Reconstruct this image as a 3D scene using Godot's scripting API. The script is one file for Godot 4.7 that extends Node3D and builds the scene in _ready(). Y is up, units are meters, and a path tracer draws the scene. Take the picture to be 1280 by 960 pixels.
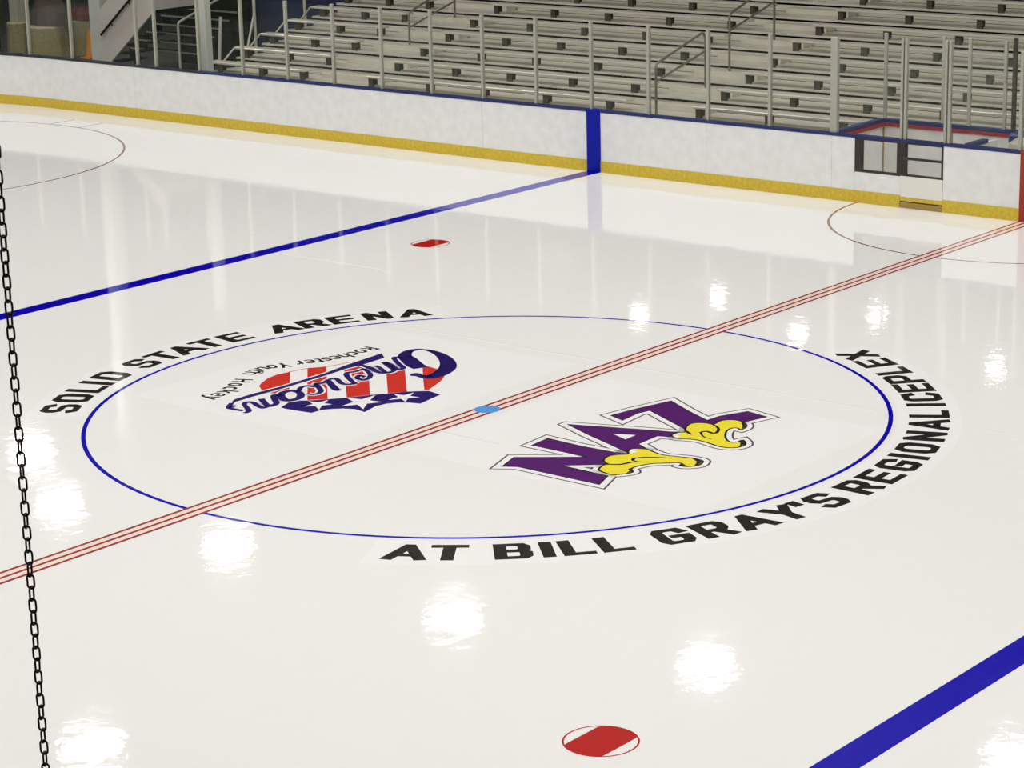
extends Node3D

# An ice rink seen from a high window: rink coordinates in metres, centre spot at the origin,
# x along the rink, z across it (far boards at negative z), y up from the ice.

const HALF := 13.03
const RISE := 0.2135
const RUN := 0.80
const ROWS := 13
const LIFT := 0.2  # prints lie in layers a fraction of a millimetre apart

var used := {}
var M := {}

# ---------------------------------------------------------------- helpers
func numbered(called: String) -> String:
	if not used.has(called):
		used[called] = 0
		return called
	used[called] += 1
	return "%s_%03d" % [called, used[called]]

func mb() -> SurfaceTool:
	var st := SurfaceTool.new()
	st.begin(Mesh.PRIMITIVE_TRIANGLES)
	return st

func tri(st: SurfaceTool, a: Vector3, b: Vector3, c: Vector3, n: Vector3) -> void:
	if (c - a).cross(b - a).dot(n) < 0.0:
		var k := b
		b = c
		c = k
	st.set_normal(n)
	st.add_vertex(a)
	st.set_normal(n)
	st.add_vertex(b)
	st.set_normal(n)
	st.add_vertex(c)

func quad(st: SurfaceTool, a: Vector3, b: Vector3, c: Vector3, d: Vector3, n: Vector3) -> void:
	tri(st, a, b, c, n)
	tri(st, a, c, d, n)

# a box whose edges along its longest sides are chamfered by e (0: plain)
func bx(st: SurfaceTool, lo: Vector3, hi: Vector3, e := 0.0, t := Transform3D()) -> void:
	var m := (lo + hi) * 0.5
	var h := (hi - lo) * 0.5
	var ax: Array[Vector3] = [Vector3(h.x, 0, 0), Vector3(0, h.y, 0), Vector3(0, 0, h.z)]
	var un: Array[Vector3] = [Vector3.RIGHT, Vector3.UP, Vector3.BACK]
	e = minf(e, minf(h.x, minf(h.y, h.z)) * 0.9)
	for i in 3:
		var j := (i + 1) % 3
		var k := (i + 2) % 3
		for s: float in [-1.0, 1.0]:
			var c := m + ax[i] * s
			var u := ax[j] - un[j] * e
			var v := ax[k] - un[k] * e
			quad(st, t * (c - u - v), t * (c + u - v), t * (c + u + v), t * (c - u + v), (t.basis * un[i] * s).normalized())
	if e <= 0.0:
		return
	for i in 3:
		var j := (i + 1) % 3
		var k := (i + 2) % 3
		for sj: float in [-1.0, 1.0]:
			for sk: float in [-1.0, 1.0]:
				var w := ax[i] - un[i] * e
				var p := m + ax[j] * sj + (ax[k] - un[k] * e) * sk
				var q := m + ax[k] * sk + (ax[j] - un[j] * e) * sj
				quad(st, t * (p - w), t * (p + w), t * (q + w), t * (q - w), (t.basis * (un[j] * sj + un[k] * sk)).normalized())
	for sx: float in [-1.0, 1.0]:
		for sy: float in [-1.0, 1.0]:
			for sz: float in [-1.0, 1.0]:
				var o := m + Vector3(h.x * sx, h.y * sy, h.z * sz)
				tri(st, t * (o - Vector3(0, e * sy, e * sz)), t * (o - Vector3(e * sx, 0, e * sz)), t * (o - Vector3(e * sx, e * sy, 0)), (t.basis * Vector3(sx, sy, sz)).normalized())

func box(lo: Vector3, hi: Vector3, e := 0.0) -> SurfaceTool:
	var st := mb()
	bx(st, lo, hi, e)
	return st

# a round tube through points
func tube(st: SurfaceTool, pts: Array, r: float, seg := 8, closed := false) -> void:
	var n := pts.size()
	var rings := []
	var up := Vector3.UP
	for i in n:
		var a: Vector3 = pts[(i - 1 + n) % n] if closed or i > 0 else pts[i]
		var b: Vector3 = pts[(i + 1) % n] if closed or i < n - 1 else pts[i]
		var d := (b - a).normalized()
		if absf(d.dot(up)) > 0.95:
			up = Vector3.BACK if absf(d.z) < 0.9 else Vector3.RIGHT
		var s := d.cross(up).normalized()
		var u := s.cross(d).normalized()
		var ring := []
		for k in seg:
			var f := TAU * k / seg
			ring.append(s * cos(f) + u * sin(f))
		rings.append(ring)
	for i in (n if closed else n - 1):
		var j := (i + 1) % n
		var p: Vector3 = pts[i]
		var q: Vector3 = pts[j]
		for k in seg:
			var l := (k + 1) % seg
			var v: Array[Vector3] = [rings[i][k], rings[i][l], rings[j][l], rings[j][k]]
			var w: Array[Vector3] = [p + v[0] * r, p + v[1] * r, q + v[2] * r, q + v[3] * r]
			var order: Array[int] = [0, 1, 2, 0, 2, 3]
			if (w[2] - w[0]).cross(w[1] - w[0]).dot(v[0] + v[1]) < 0.0:
				order = [0, 2, 1, 0, 3, 2]
			for o in order:
				st.set_normal(v[o])
				st.add_vertex(w[o])
	if not closed:
		for e: int in [0, n - 1]:
			var d2: Vector3 = (pts[0] - pts[1]).normalized() if e == 0 else (pts[n - 1] - pts[n - 2]).normalized()
			for k in seg - 2:
				tri(st, pts[e] + rings[e][0] * r, pts[e] + rings[e][k + 1] * r, pts[e] + rings[e][k + 2] * r, d2)

# a flat polygon (x, z) lying at height y, facing up
func flat(st: SurfaceTool, poly: PackedVector2Array, y: float) -> void:
	y *= LIFT
	var ix := Geometry2D.triangulate_polygon(poly)
	for i in range(0, ix.size(), 3):
		var a := poly[ix[i]]
		var b := poly[ix[i + 1]]
		var c := poly[ix[i + 2]]
		tri(st, Vector3(a.x, y, a.y), Vector3(b.x, y, b.y), Vector3(c.x, y, c.y), Vector3.UP)

func ring(st: SurfaceTool, c: Vector2, r0: float, r1: float, y: float, from := 0.0, to := TAU, seg := 160) -> void:
	y *= LIFT
	for i in seg:
		var a := lerpf(from, to, float(i) / seg)
		var b := lerpf(from, to, float(i + 1) / seg)
		var ca := Vector2(cos(a), sin(a))
		var cb := Vector2(cos(b), sin(b))
		var p := [c + ca * r0, c + ca * r1, c + cb * r1, c + cb * r0]
		quad(st, Vector3(p[0].x, y, p[0].y), Vector3(p[1].x, y, p[1].y), Vector3(p[2].x, y, p[2].y), Vector3(p[3].x, y, p[3].y), Vector3.UP)

# a polygon in the (x, y) plane made solid between z0 and z1
func slab(st: SurfaceTool, poly: PackedVector2Array, z0: float, z1: float) -> void:
	var ix := Geometry2D.triangulate_polygon(poly)
	for i in range(0, ix.size(), 3):
		var a := poly[ix[i]]
		var b := poly[ix[i + 1]]
		var c := poly[ix[i + 2]]
		tri(st, Vector3(a.x, a.y, z1), Vector3(b.x, b.y, z1), Vector3(c.x, c.y, z1), Vector3.BACK)
		tri(st, Vector3(a.x, a.y, z0), Vector3(b.x, b.y, z0), Vector3(c.x, c.y, z0), Vector3.FORWARD)
	var turn := -1.0 if Geometry2D.is_polygon_clockwise(poly) else 1.0
	for i in poly.size():
		var a := poly[i]
		var b := poly[(i + 1) % poly.size()]
		var n := Vector2(b.y - a.y, a.x - b.x).normalized() * turn
		quad(st, Vector3(a.x, a.y, z0), Vector3(b.x, b.y, z0), Vector3(b.x, b.y, z1), Vector3(a.x, a.y, z1), Vector3(n.x, n.y, 0))

# a surface of revolution about the y axis; profile points are (radius, height)
func lathe(st: SurfaceTool, prof: Array, seg := 24, at := Vector3.ZERO, waves := 0, depth := 0.0) -> void:
	for i in prof.size() - 1:
		var p: Vector2 = prof[i]
		var q: Vector2 = prof[i + 1]
		for k in seg:
			var v := []
			for c: Array in [[p, k, i], [q, k, i + 1], [q, k + 1, i + 1], [p, k + 1, i]]:
				var f: float = TAU * c[1] / seg
				var w: float = 1.0 + (sin(f * waves) * depth * float(c[2]) / prof.size() if waves > 0 else 0.0)
				var g: Vector2 = c[0]
				v.append(at + Vector3(cos(f) * g.x * w, g.y, sin(f) * g.x * w))
			var mid: Vector3 = (v[0] + v[1] + v[2] + v[3]) * 0.25 - at
			var n: Vector3 = (v[2] - v[0]).cross(v[1] - v[3])
			if n.length() < 1e-9:
				continue
			n = n.normalized()
			var outw := Vector3(mid.x, 0, mid.z).normalized() * absf(q.y - p.y) + Vector3.UP * (1.0 if q.x < p.x or q.y < p.y else -1.0) * absf(q.x - p.x)
			if n.dot(outw) < 0.0:
				n = -n
			tri(st, v[0], v[1], v[2], n)
			tri(st, v[0], v[2], v[3], n)

func obj(called: String, st: SurfaceTool, mat: Material, parent: Node = null) -> MeshInstance3D:
	return put(called, st.commit(), mat, parent)

func put(called: String, mesh: Mesh, mat: Material, parent: Node = null) -> MeshInstance3D:
	var o := MeshInstance3D.new()
	o.mesh = mesh
	o.material_override = mat
	o.cast_shadow = GeometryInstance3D.SHADOW_CASTING_SETTING_ON
	if parent == null:
		o.name = numbered(called)
		add_child(o)
	else:
		o.name = called
		parent.add_child(o, true)
	return o

func thing(called: String, label: String, category: String, group := "") -> Node3D:
	var o := Node3D.new()
	o.name = numbered(called)
	add_child(o)
	tag(o, label, category, group)
	return o

func tag(o: Node, label: String, category := "", group := "") -> void:
	o.set_meta("label", label)
	if category:
		o.set_meta("category", category)
	if group:
		o.set_meta("group", group)

func struct(called: String, st: SurfaceTool, mat: Material, label := "") -> MeshInstance3D:
	var o := obj(called, st, mat)
	o.set_meta("kind", "structure")
	if label:
		o.set_meta("label", label)
	return o

func mat(c: Color, rough := 0.6, metal := 0.0, spec := 0.5) -> StandardMaterial3D:
	var m := StandardMaterial3D.new()
	m.albedo_color = c
	m.roughness = rough
	m.metallic = metal
	m.metallic_specular = spec
	return m

func noise(seed_: int, freq: float, ramp: Array, size := 512, oct := 4) -> NoiseTexture2D:
	var n := FastNoiseLite.new()
	n.seed = seed_
	n.noise_type = FastNoiseLite.TYPE_SIMPLEX_SMOOTH
	n.frequency = freq
	n.fractal_octaves = oct
	var t := NoiseTexture2D.new()
	t.width = size
	t.height = size
	t.seamless = true
	t.noise = n
	if ramp.size():
		var g := Gradient.new()
		g.offsets = PackedFloat32Array([0.0, 1.0])
		g.colors = PackedColorArray([ramp[0], ramp[1]])
		t.color_ramp = g
	return t

func grain(m: StandardMaterial3D, t: Texture2D, scale: Vector3) -> StandardMaterial3D:
	m.albedo_texture = t
	m.uv1_triplanar = true
	m.uv1_world_triplanar = true
	m.uv1_scale = scale
	return m

func V(a: Array) -> PackedVector2Array:
	var p := PackedVector2Array()
	for i in range(0, a.size(), 2):
		p.append(Vector2(a[i], a[i + 1]))
	return p

func rectangle(x0: float, z0: float, x1: float, z1: float) -> PackedVector2Array:
	return PackedVector2Array([Vector2(x0, z0), Vector2(x1, z0), Vector2(x1, z1), Vector2(x0, z1)])

# smooth curve through points
func curve(p: PackedVector2Array, closed := false, per := 5) -> PackedVector2Array:
	var out := PackedVector2Array()
	var n := p.size()
	for i in (n if closed else n - 1):
		var a := p[(i - 1 + n) % n] if closed else p[maxi(i - 1, 0)]
		var b := p[i]
		var c := p[(i + 1) % n]
		var d := p[(i + 2) % n] if closed else p[mini(i + 2, n - 1)]
		for k in per:
			out.append(b.cubic_interpolate(c, a, d, float(k) / per))
	if not closed:
		out.append(p[n - 1])
	return out

# a stroke of varying width along a curve, as a flat ribbon
func stroke(st: SurfaceTool, p: PackedVector2Array, w0: float, w1: float, w2: float, y: float) -> void:
	y *= LIFT
	var n := p.size()
	var l := PackedVector2Array()
	var r := PackedVector2Array()
	for i in n:
		var d := (p[mini(i + 1, n - 1)] - p[maxi(i - 1, 0)]).normalized().orthogonal()
		var f := float(i) / (n - 1)
		var w := lerpf(w0, w1, f * 2.0) if f < 0.5 else lerpf(w1, w2, f * 2.0 - 1.0)
		l.append(p[i] + d * w * 0.5)
		r.append(p[i] - d * w * 0.5)
	for i in n - 1:
		quad(st, Vector3(l[i].x, y, l[i].y), Vector3(r[i].x, y, r[i].y), Vector3(r[i + 1].x, y, r[i + 1].y), Vector3(l[i + 1].x, y, l[i + 1].y), Vector3.UP)

# ---------------------------------------------------------------- the scene
func _ready() -> void:
	view_and_light()
	materials()
	shell()
	ice()
	boards()
	glass()
	penalty_box()
	bleachers()
	corner_stairs()
	merchandise()
	ice_print()
	chain()

func view_and_light() -> void:
	var cam := Camera3D.new()
	cam.name = "camera"
	add_child(cam)
	cam.position = Vector3(17.1704, 7.4247, 20.1649)
	cam.rotation = Vector3(-0.263, 0.6944, -0.024)
	cam.fov = rad_to_deg(2.0 * atan(480.0 / 2992.6))
	cam.near = 0.1
	cam.far = 200.0
	cam.current = true
	var e := Environment.new()
	e.background_mode = Environment.BG_COLOR
	e.background_color = Color(0.02, 0.02, 0.022)
	e.tonemap_mode = Environment.TONE_MAPPER_LINEAR
	e.tonemap_exposure = 1.0
	e.sdfgi_enabled = true
	e.ssao_enabled = true
	e.ssil_enabled = true
	var we := WorldEnvironment.new()
	we.name = "environment"
	we.environment = e
	add_child(we)
	# high bay lamps: rows across the roof, pitch read from their reflections in the ice
	lamp_prototype()
	for q: Vector2 in [Vector2(-27.4, -15.1), Vector2(-23.6, -12.8), Vector2(-18.4, -13.0), Vector2(-11.7, -12.6), Vector2(-6.3, -13.4), Vector2(0.2, -12.9), Vector2(6.2, -13.0), Vector2(12.1, -13.0), Vector2(18.0, -13.0), Vector2(-12.6, -4.2)]:
		lamp(Vector3(q.x, 9.0, q.y), 15.0, "high bay lamp under the roof above the ice")
	for z: float in [-4.2, 4.6, 13.4]:
		for i in 9:
			if z > -4.0 or i != 3:
				lamp(Vector3(-30.5 + 5.95 * i, 9.0, z), 15.0, "high bay lamp under the roof above the ice")
	for q: Vector2 in [Vector2(-18.7, -28.1), Vector2(-14.25, -28.7), Vector2(-8.7, -28.55), Vector2(-18.2, -30.9), Vector2(-13.55, -31.3)]:
		lamp(Vector3(q.x, 7.0, q.y), 1.0, "high bay lamp hung behind the bleachers")

func lamp_prototype() -> void:
	M.lens = mat(Color(1, 0.97, 0.92), 0.3)
	M.lens.emission_enabled = true
	M.lens.emission = Color(1, 0.96, 0.9)
	M.lens.emission_energy_multiplier = 5.0
	M.lamp_case = mat(Color(0.75, 0.75, 0.73), 0.5, 0.3)

var lamp0: Node3D

func lamp(at: Vector3, energy: float, label: String) -> void:
	var t: Node3D
	if lamp0 == null:
		t = thing("high_bay_lamp", label, "lamp", label.replace("lamp", "lamps"))
		lamp0 = t
		var st := mb()
		lathe(st, [Vector2(0.06, 0.30), Vector2(0.10, 0.28), Vector2(0.14, 0.20), Vector2(0.52, 0.03), Vector2(0.54, 0.0)], 16)
		obj("reflector", st, M.lamp_case, t)
		st = box(Vector3(-0.40, -0.02, -0.40), Vector3(0.40, 0.005, 0.40), 0.01)
		obj("lens", st, M.lens, t)
	else:
		t = lamp0.duplicate()
		t.name = numbered("high_bay_lamp")
		for c in t.get_children():
			if c is Light3D or c.name.begins_with("hanger"):
				t.remove_child(c)
				c.free()
		add_child(t)
		tag(t, label, "lamp", label.replace("lamp", "lamps"))
	t.position = at
	if energy < 3.0:
		t.scale = Vector3(0.5, 1.0, 0.5)
	var rod := mb()
	tube(rod, [Vector3(0, 0.28, 0), Vector3(0, 10.0 - at.y, 0)], 0.02, 6)
	obj("hanger_rod", rod, M.lamp_case, t)
	var l := AreaLight3D.new()
	l.name = "lamp_glow"
	l.area_size = Vector2(0.78, 0.78)
	if energy < 3.0:
		l.area_size = Vector2(0.38, 0.38)
	l.area_normalize_energy = true
	l.light_energy = energy
	l.light_color = Color(1.0, 0.99, 0.982)
	l.area_range = 90.0
	l.area_attenuation = 2.0
	l.shadow_enabled = true
	l.rotation = Vector3(-PI / 2, 0, 0)
	l.position = Vector3(0, -0.03, 0)
	t.add_child(l)

func icy(c: Color) -> StandardMaterial3D:
	var m := mat(c, 0.04, 0.0, 0.33)
	m.normal_enabled = true
	m.normal_texture = M.ripple
	m.normal_scale = 0.034
	m.uv1_triplanar = true
	m.uv1_world_triplanar = true
	m.uv1_scale = Vector3(0.24, 0.24, 0.24)
	return m

func materials() -> void:
	var n := FastNoiseLite.new()
	n.seed = 5
	n.noise_type = FastNoiseLite.TYPE_SIMPLEX_SMOOTH
	n.frequency = 0.012
	n.fractal_octaves = 4
	var t := NoiseTexture2D.new()
	t.width = 1024
	t.height = 1024
	t.seamless = true
	t.as_normal_map = true
	t.bump_strength = 6.0
	t.noise = n
	M.ripple = t
	M.ice = icy(Color(0.943, 0.943, 0.938))
	M.sheet = icy(Color(0.958, 0.955, 0.953))
	M.ice_blue = icy(Color(0.05, 0.0, 0.68))
	M.ice_red = icy(Color(0.72, 0.06, 0.06))
	M.ice_stripe = icy(Color(0.60, 0.20, 0.17))
	M.ice_pink = icy(Color(0.95, 0.88, 0.85))
	M.ice_spot = icy(Color(0.35, 0.62, 0.90))
	M.ice_brown = icy(Color(0.52, 0.30, 0.26))
	M.ice_black = icy(Color(0.14, 0.13, 0.125))
	M.ice_purple = icy(Color(0.34, 0.12, 0.42))
	M.ice_yellow = icy(Color(0.95, 0.89, 0.24))
	M.ice_navy = icy(Color(0.17, 0.12, 0.42))
	M.ice_flag = icy(Color(0.82, 0.22, 0.18))
	M.ice_grey = icy(Color(0.38, 0.31, 0.36))
	M.board = grain(mat(Color(1, 1, 1), 0.35), noise(11, 0.02, [Color(0.925, 0.93, 0.925), Color(0.97, 0.975, 0.97)]), Vector3(0.35, 0.35, 0.35))
	M.door_white = mat(Color(0.95, 0.94, 0.91), 0.35)
	M.kick = grain(mat(Color(1, 1, 1), 0.45), noise(12, 0.03, [Color(0.80, 0.69, 0.18), Color(0.90, 0.79, 0.25)]), Vector3(0.8, 0.8, 0.8))
	M.kick_worn = mat(Color(0.66, 0.56, 0.28), 0.6)
	M.cap = mat(Color(0.10, 0.16, 0.42), 0.4)
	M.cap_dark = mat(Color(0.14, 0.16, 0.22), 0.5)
	M.stripe_blue = mat(Color(0.02, 0.10, 0.66), 0.35, 0.0, 0.3)
	M.stripe_red = mat(Color(0.64, 0.19, 0.14), 0.45)
	M.red_trim = mat(Color(0.60, 0.12, 0.14), 0.45)
	M.alu = mat(Color(0.72, 0.71, 0.67), 0.38, 0.55)
	M.post = mat(Color(0.72, 0.72, 0.67), 0.45, 0.3)
	M.rail = mat(Color(0.50, 0.48, 0.43), 0.4, 0.4)
	M.steel_dark = mat(Color(0.27, 0.26, 0.22), 0.7, 0.1)
	M.tread = mat(Color(0.06, 0.055, 0.05), 0.9, 0.0, 0.2)
	M.frame_dark = mat(Color(0.23, 0.20, 0.18), 0.5, 0.2)
	M.plank = grain(mat(Color(1, 1, 1), 0.34, 0.25), noise(13, 0.015, [Color(0.81, 0.795, 0.74), Color(0.84, 0.825, 0.77)]), Vector3(0.15, 3.0, 3.0))
	M.riser = grain(mat(Color(1, 1, 1), 0.5, 0.1), noise(14, 0.015, [Color(0.79, 0.77, 0.715), Color(0.815, 0.795, 0.74)]), Vector3(0.15, 3.0, 3.0))
	var g := mat(Color(0.50, 0.60, 0.50, 0.022), 0.03, 0.0, 0.25)
	g.transparency = BaseMaterial3D.TRANSPARENCY_ALPHA
	M.glass = g
	M.navy = mat(Color(0.13, 0.16, 0.29), 0.8)
	M.black = mat(Color(0.04, 0.035, 0.03), 0.9, 0.0, 0.2)
	M.concrete = grain(mat(Color(1, 1, 1), 0.8), noise(15, 0.02, [Color(0.30, 0.30, 0.29), Color(0.40, 0.39, 0.37)]), Vector3(0.3, 0.3, 0.3))
	M.wall = grain(mat(Color(1, 1, 1), 0.8), noise(16, 0.01, [Color(0.60, 0.59, 0.55), Color(0.68, 0.67, 0.63)]), Vector3(0.3, 0.3, 0.3))
	M.ceiling = mat(Color(0.80, 0.80, 0.78), 0.7)
	M.white_paint = mat(Color(0.80, 0.77, 0.74), 0.6)
	M.column = mat(Color(0.76, 0.77, 0.74), 0.6)
	M.cloth = grain(mat(Color(1, 1, 1), 0.9), noise(17, 0.02, [Color(0.50, 0.48, 0.34), Color(0.62, 0.60, 0.44)]), Vector3(1.2, 1.2, 1.2))
	M.cloth_top = mat(Color(0.80, 0.74, 0.62), 0.8)
	M.maroon = mat(Color(0.36, 0.06, 0.09), 0.8)
	M.brown = grain(mat(Color(1, 1, 1), 0.85), noise(18, 0.03, [Color(0.26, 0.21, 0.20), Color(0.42, 0.36, 0.33)]), Vector3(1.5, 1.5, 1.5))
	M.orange = mat(Color(0.80, 0.50, 0.10), 0.7)
	M.blue_bag = mat(Color(0.20, 0.22, 0.70), 0.6)
	M.grey_box = mat(Color(0.70, 0.68, 0.62), 0.7)
	M.chain = mat(Color(0.19, 0.165, 0.13), 0.45, 0.6)

func shell() -> void:
	struct("floor", box(Vector3(-46, -0.35, -33), Vector3(38, -0.06, 33)), M.concrete, "grey concrete slab around the ice sheet")
	var st := box(Vector3(-46, 10.0, -33), Vector3(38, 10.3, 33))
	struct("ceiling", st, M.ceiling, "pale roof lining over the rink")
	struct("wall_back", box(Vector3(-46, -0.35, -33.3), Vector3(38, 10.3, -33)), M.wall, "beige wall far behind the bleachers")
	struct("wall_front", box(Vector3(-46, -0.35, 33), Vector3(38, 10.3, 33.3)), M.wall, "beige wall behind the camera side")
	struct("wall_left", box(Vector3(-46.3, -0.35, -33), Vector3(-46, 10.3, 33)), M.wall, "beige end wall of the rink hall")
	struct("wall_right", box(Vector3(38, -0.35, -33), Vector3(38.3, 10.3, 33)), M.wall, "beige end wall beyond the near goal")
	struct("partition", box(Vector3(-36, -0.06, -26.2), Vector3(20, 3.6, -26.0)), M.navy, "dark navy partition wall behind the bleacher rows")
	struct("partition", box(Vector3(-26.0, -0.06, -20.6), Vector3(-20.62, 3.6, -20.45)), M.navy, "dark navy partition wall beside the open end of the bleachers")

# rink outline, corners of radius r, offset outwards by d
func outline(d: float) -> PackedVector2Array:
	var p := PackedVector2Array()
	var r := 8.5
	for c: Array in [[-31.7 + r, -HALF + r, PI, 1.5 * PI], [31.7 - r, -HALF + r, 1.5 * PI, TAU], [31.7 - r, HALF - r, 0.0, 0.5 * PI], [-31.7 + r, HALF - r, 0.5 * PI, PI]]:
		for k in 13:
			var a := lerpf(c[2], c[3], k / 12.0)
			p.append(Vector2(c[0] + cos(a) * (r + d), c[1] + sin(a) * (r + d)))
	return p

func ice() -> void:
	var st := mb()
	var o := outline(0.0)
	flat(st, o, 0.0)
	for i in o.size():
		var a := o[i]
		var b := o[(i + 1) % o.size()]
		var n := (a + b).normalized()
		quad(st, Vector3(a.x, 0, a.y), Vector3(b.x, 0, b.y), Vector3(b.x, -0.06, b.y), Vector3(a.x, -0.06, a.y), Vector3(n.x, 0, n.y))
	var f := struct("floor", st, M.ice, "white sheet of wet glossy rink ice with painted lines")
	for s: float in [-1.0, 1.0]:
		st = mb()
		flat(st, rectangle(s * 8.46 - 0.1525, -HALF, s * 8.46 + 0.1525, HALF), 0.0015)
		tag(obj("blue_line", st, M.ice_blue, f), "wide solid blue line across the ice " + ("at the far end of the neutral zone" if s < 0 else "nearest the viewer"))
	st = mb()
	flat(st, rectangle(-0.1325, -HALF, 0.1325, HALF), 0.0030)
	var c := obj("centre_line", st, M.ice_pink, f)
	tag(c, "pale pink centre line carrying three thin red stripes")
	for x: float in [-0.118, 0.0, 0.118]:
		st = mb()
		flat(st, rectangle(x - 0.021, -HALF, x + 0.021, HALF), 0.0042)
		obj("stripe", st, M.ice_stripe, c)
	st = mb()
	ring(st, Vector2.ZERO, 4.554, 4.606, 0.0018)
	tag(obj("centre_circle", st, M.ice_blue, f), "thin blue circle around the centre spot")
	st = mb()
	ring(st, Vector2.ZERO, 0.0, 0.155, 0.0056, 0, TAU, 32)
	tag(obj("centre_spot", st, M.ice_spot, f), "light blue centre spot on the red line")
	st = mb()
	ring(st, Vector2(0, -HALF), 3.03, 3.07, 0.0018, 0, PI, 80)
	tag(obj("referee_circle", st, M.ice_brown, f), "thin red half circle against the boards by the timekeeper's box")
	st = mb()
	var e := Vector2(-20.97, -6.72)
	ring(st, e, 4.775, 4.82, 0.0018)
	for x: float in [-0.45, 0.45]:
		for s: float in [-1.0, 1.0]:
			flat(st, rectangle(e.x + x - 0.022, e.y + s * 4.79, e.x + x + 0.022, e.y + s * 5.45), 0.0018)
	tag(obj("end_circle", st, M.ice_brown, f), "thin brownish end zone circle with hash marks")
	for s: float in [-1.0, 1.0]:
		var q := Vector2(6.767, 6.711) * s
		st = mb()
		ring(st, q, 0.284, 0.30, 0.0030, 0, TAU, 48)
		# the red band between two chords
		var p := PackedVector2Array()
		for k in 49:
			var a := TAU * k / 48.0
			p.append(q + Vector2(clampf(cos(a) * 0.285, -0.185, 0.185), sin(a) * 0.285))
		flat(st, p, 0.0030)
		var d := obj("faceoff_dot", st, M.ice_red, f)
		tag(d, "red face-off dot with white side segments " + ("near the far blue line" if s < 0 else "near the close blue line"))
	# low ridges left between resurfacing passes
	for r: Array in [[-3.5, -0.2, -2.47], [0.2, 3.7, -2.47], [4.9, 6.9, -2.47], [0.2, 1.0, 1.02], [-8.2, -5.9, -4.9]]:
		st = mb()
		var z: float = r[2]
		quad(st, Vector3(r[0], 0.0003, z - 0.03), Vector3(r[1], 0.0003, z - 0.03), Vector3(r[1], 0.0028, z), Vector3(r[0], 0.0028, z), Vector3(0, 1, -0.085).normalized())
		quad(st, Vector3(r[0], 0.0003, z + 0.03), Vector3(r[1], 0.0003, z + 0.03), Vector3(r[1], 0.0028, z), Vector3(r[0], 0.0028, z), Vector3(0, 1, 0.085).normalized())
		obj("ice_ridge", st, M.ice, f)

# a solid strip that follows the boards: path of (x, z), between heights, from offset d0 to d1 outwards
func follow(p: PackedVector2Array, y0: float, y1: float, d0: float, d1: float) -> SurfaceTool:
	var st := mb()
	var n := p.size()
	var a := []
	for i in n:
		var t := (p[mini(i + 1, n - 1)] - p[maxi(i - 1, 0)]).normalized()
		var o := Vector2(t.y, -t.x)
		a.append([p[i] + o * d0, p[i] + o * d1, o])
	for i in n - 1:
		var o3 := Vector3(a[i][2].x, 0, a[i][2].y)
		var v := func(k: int, s: int, y: float) -> Vector3: return Vector3(a[k][s].x, y, a[k][s].y)
		quad(st, v.call(i, 0, y0), v.call(i + 1, 0, y0), v.call(i + 1, 0, y1), v.call(i, 0, y1), -o3)
		quad(st, v.call(i, 1, y0), v.call(i + 1, 1, y0), v.call(i + 1, 1, y1), v.call(i, 1, y1), o3)
		quad(st, v.call(i, 0, y1), v.call(i + 1, 0, y1), v.call(i + 1, 1, y1), v.call(i, 1, y1), Vector3.UP)
		quad(st, v.call(i, 0, y0), v.call(i + 1, 0, y0), v.call(i + 1, 1, y0), v.call(i, 1, y0), Vector3.DOWN)
		if i == 0 or i == n - 2:
			var k := 0 if i == 0 else n - 1
			var e := (p[1] - p[0]).normalized() if i == 0 else (p[n - 1] - p[n - 2]).normalized()
			var en := Vector3(e.x, 0, e.y) * (-1.0 if i == 0 else 1.0)
			quad(st, v.call(k, 0, y0), v.call(k, 1, y0), v.call(k, 1, y1), v.call(k, 0, y1), en)
	return st

# points on the far boards from x0 to x1 along the straight, or in the corner by angle
func run_of(x0: float, x1: float) -> PackedVector2Array:
	return PackedVector2Array([Vector2(x0, -HALF), Vector2(x1, -HALF)])

func corner(a0: float, a1: float) -> PackedVector2Array:
	var p := PackedVector2Array()
	for k in 5:
		var a := deg_to_rad(lerpf(a0, a1, k / 4.0))
		p.append(Vector2(-23.2 + sin(a) * 8.5, -HALF + 8.5 - cos(a) * 8.5))
	return p

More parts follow.
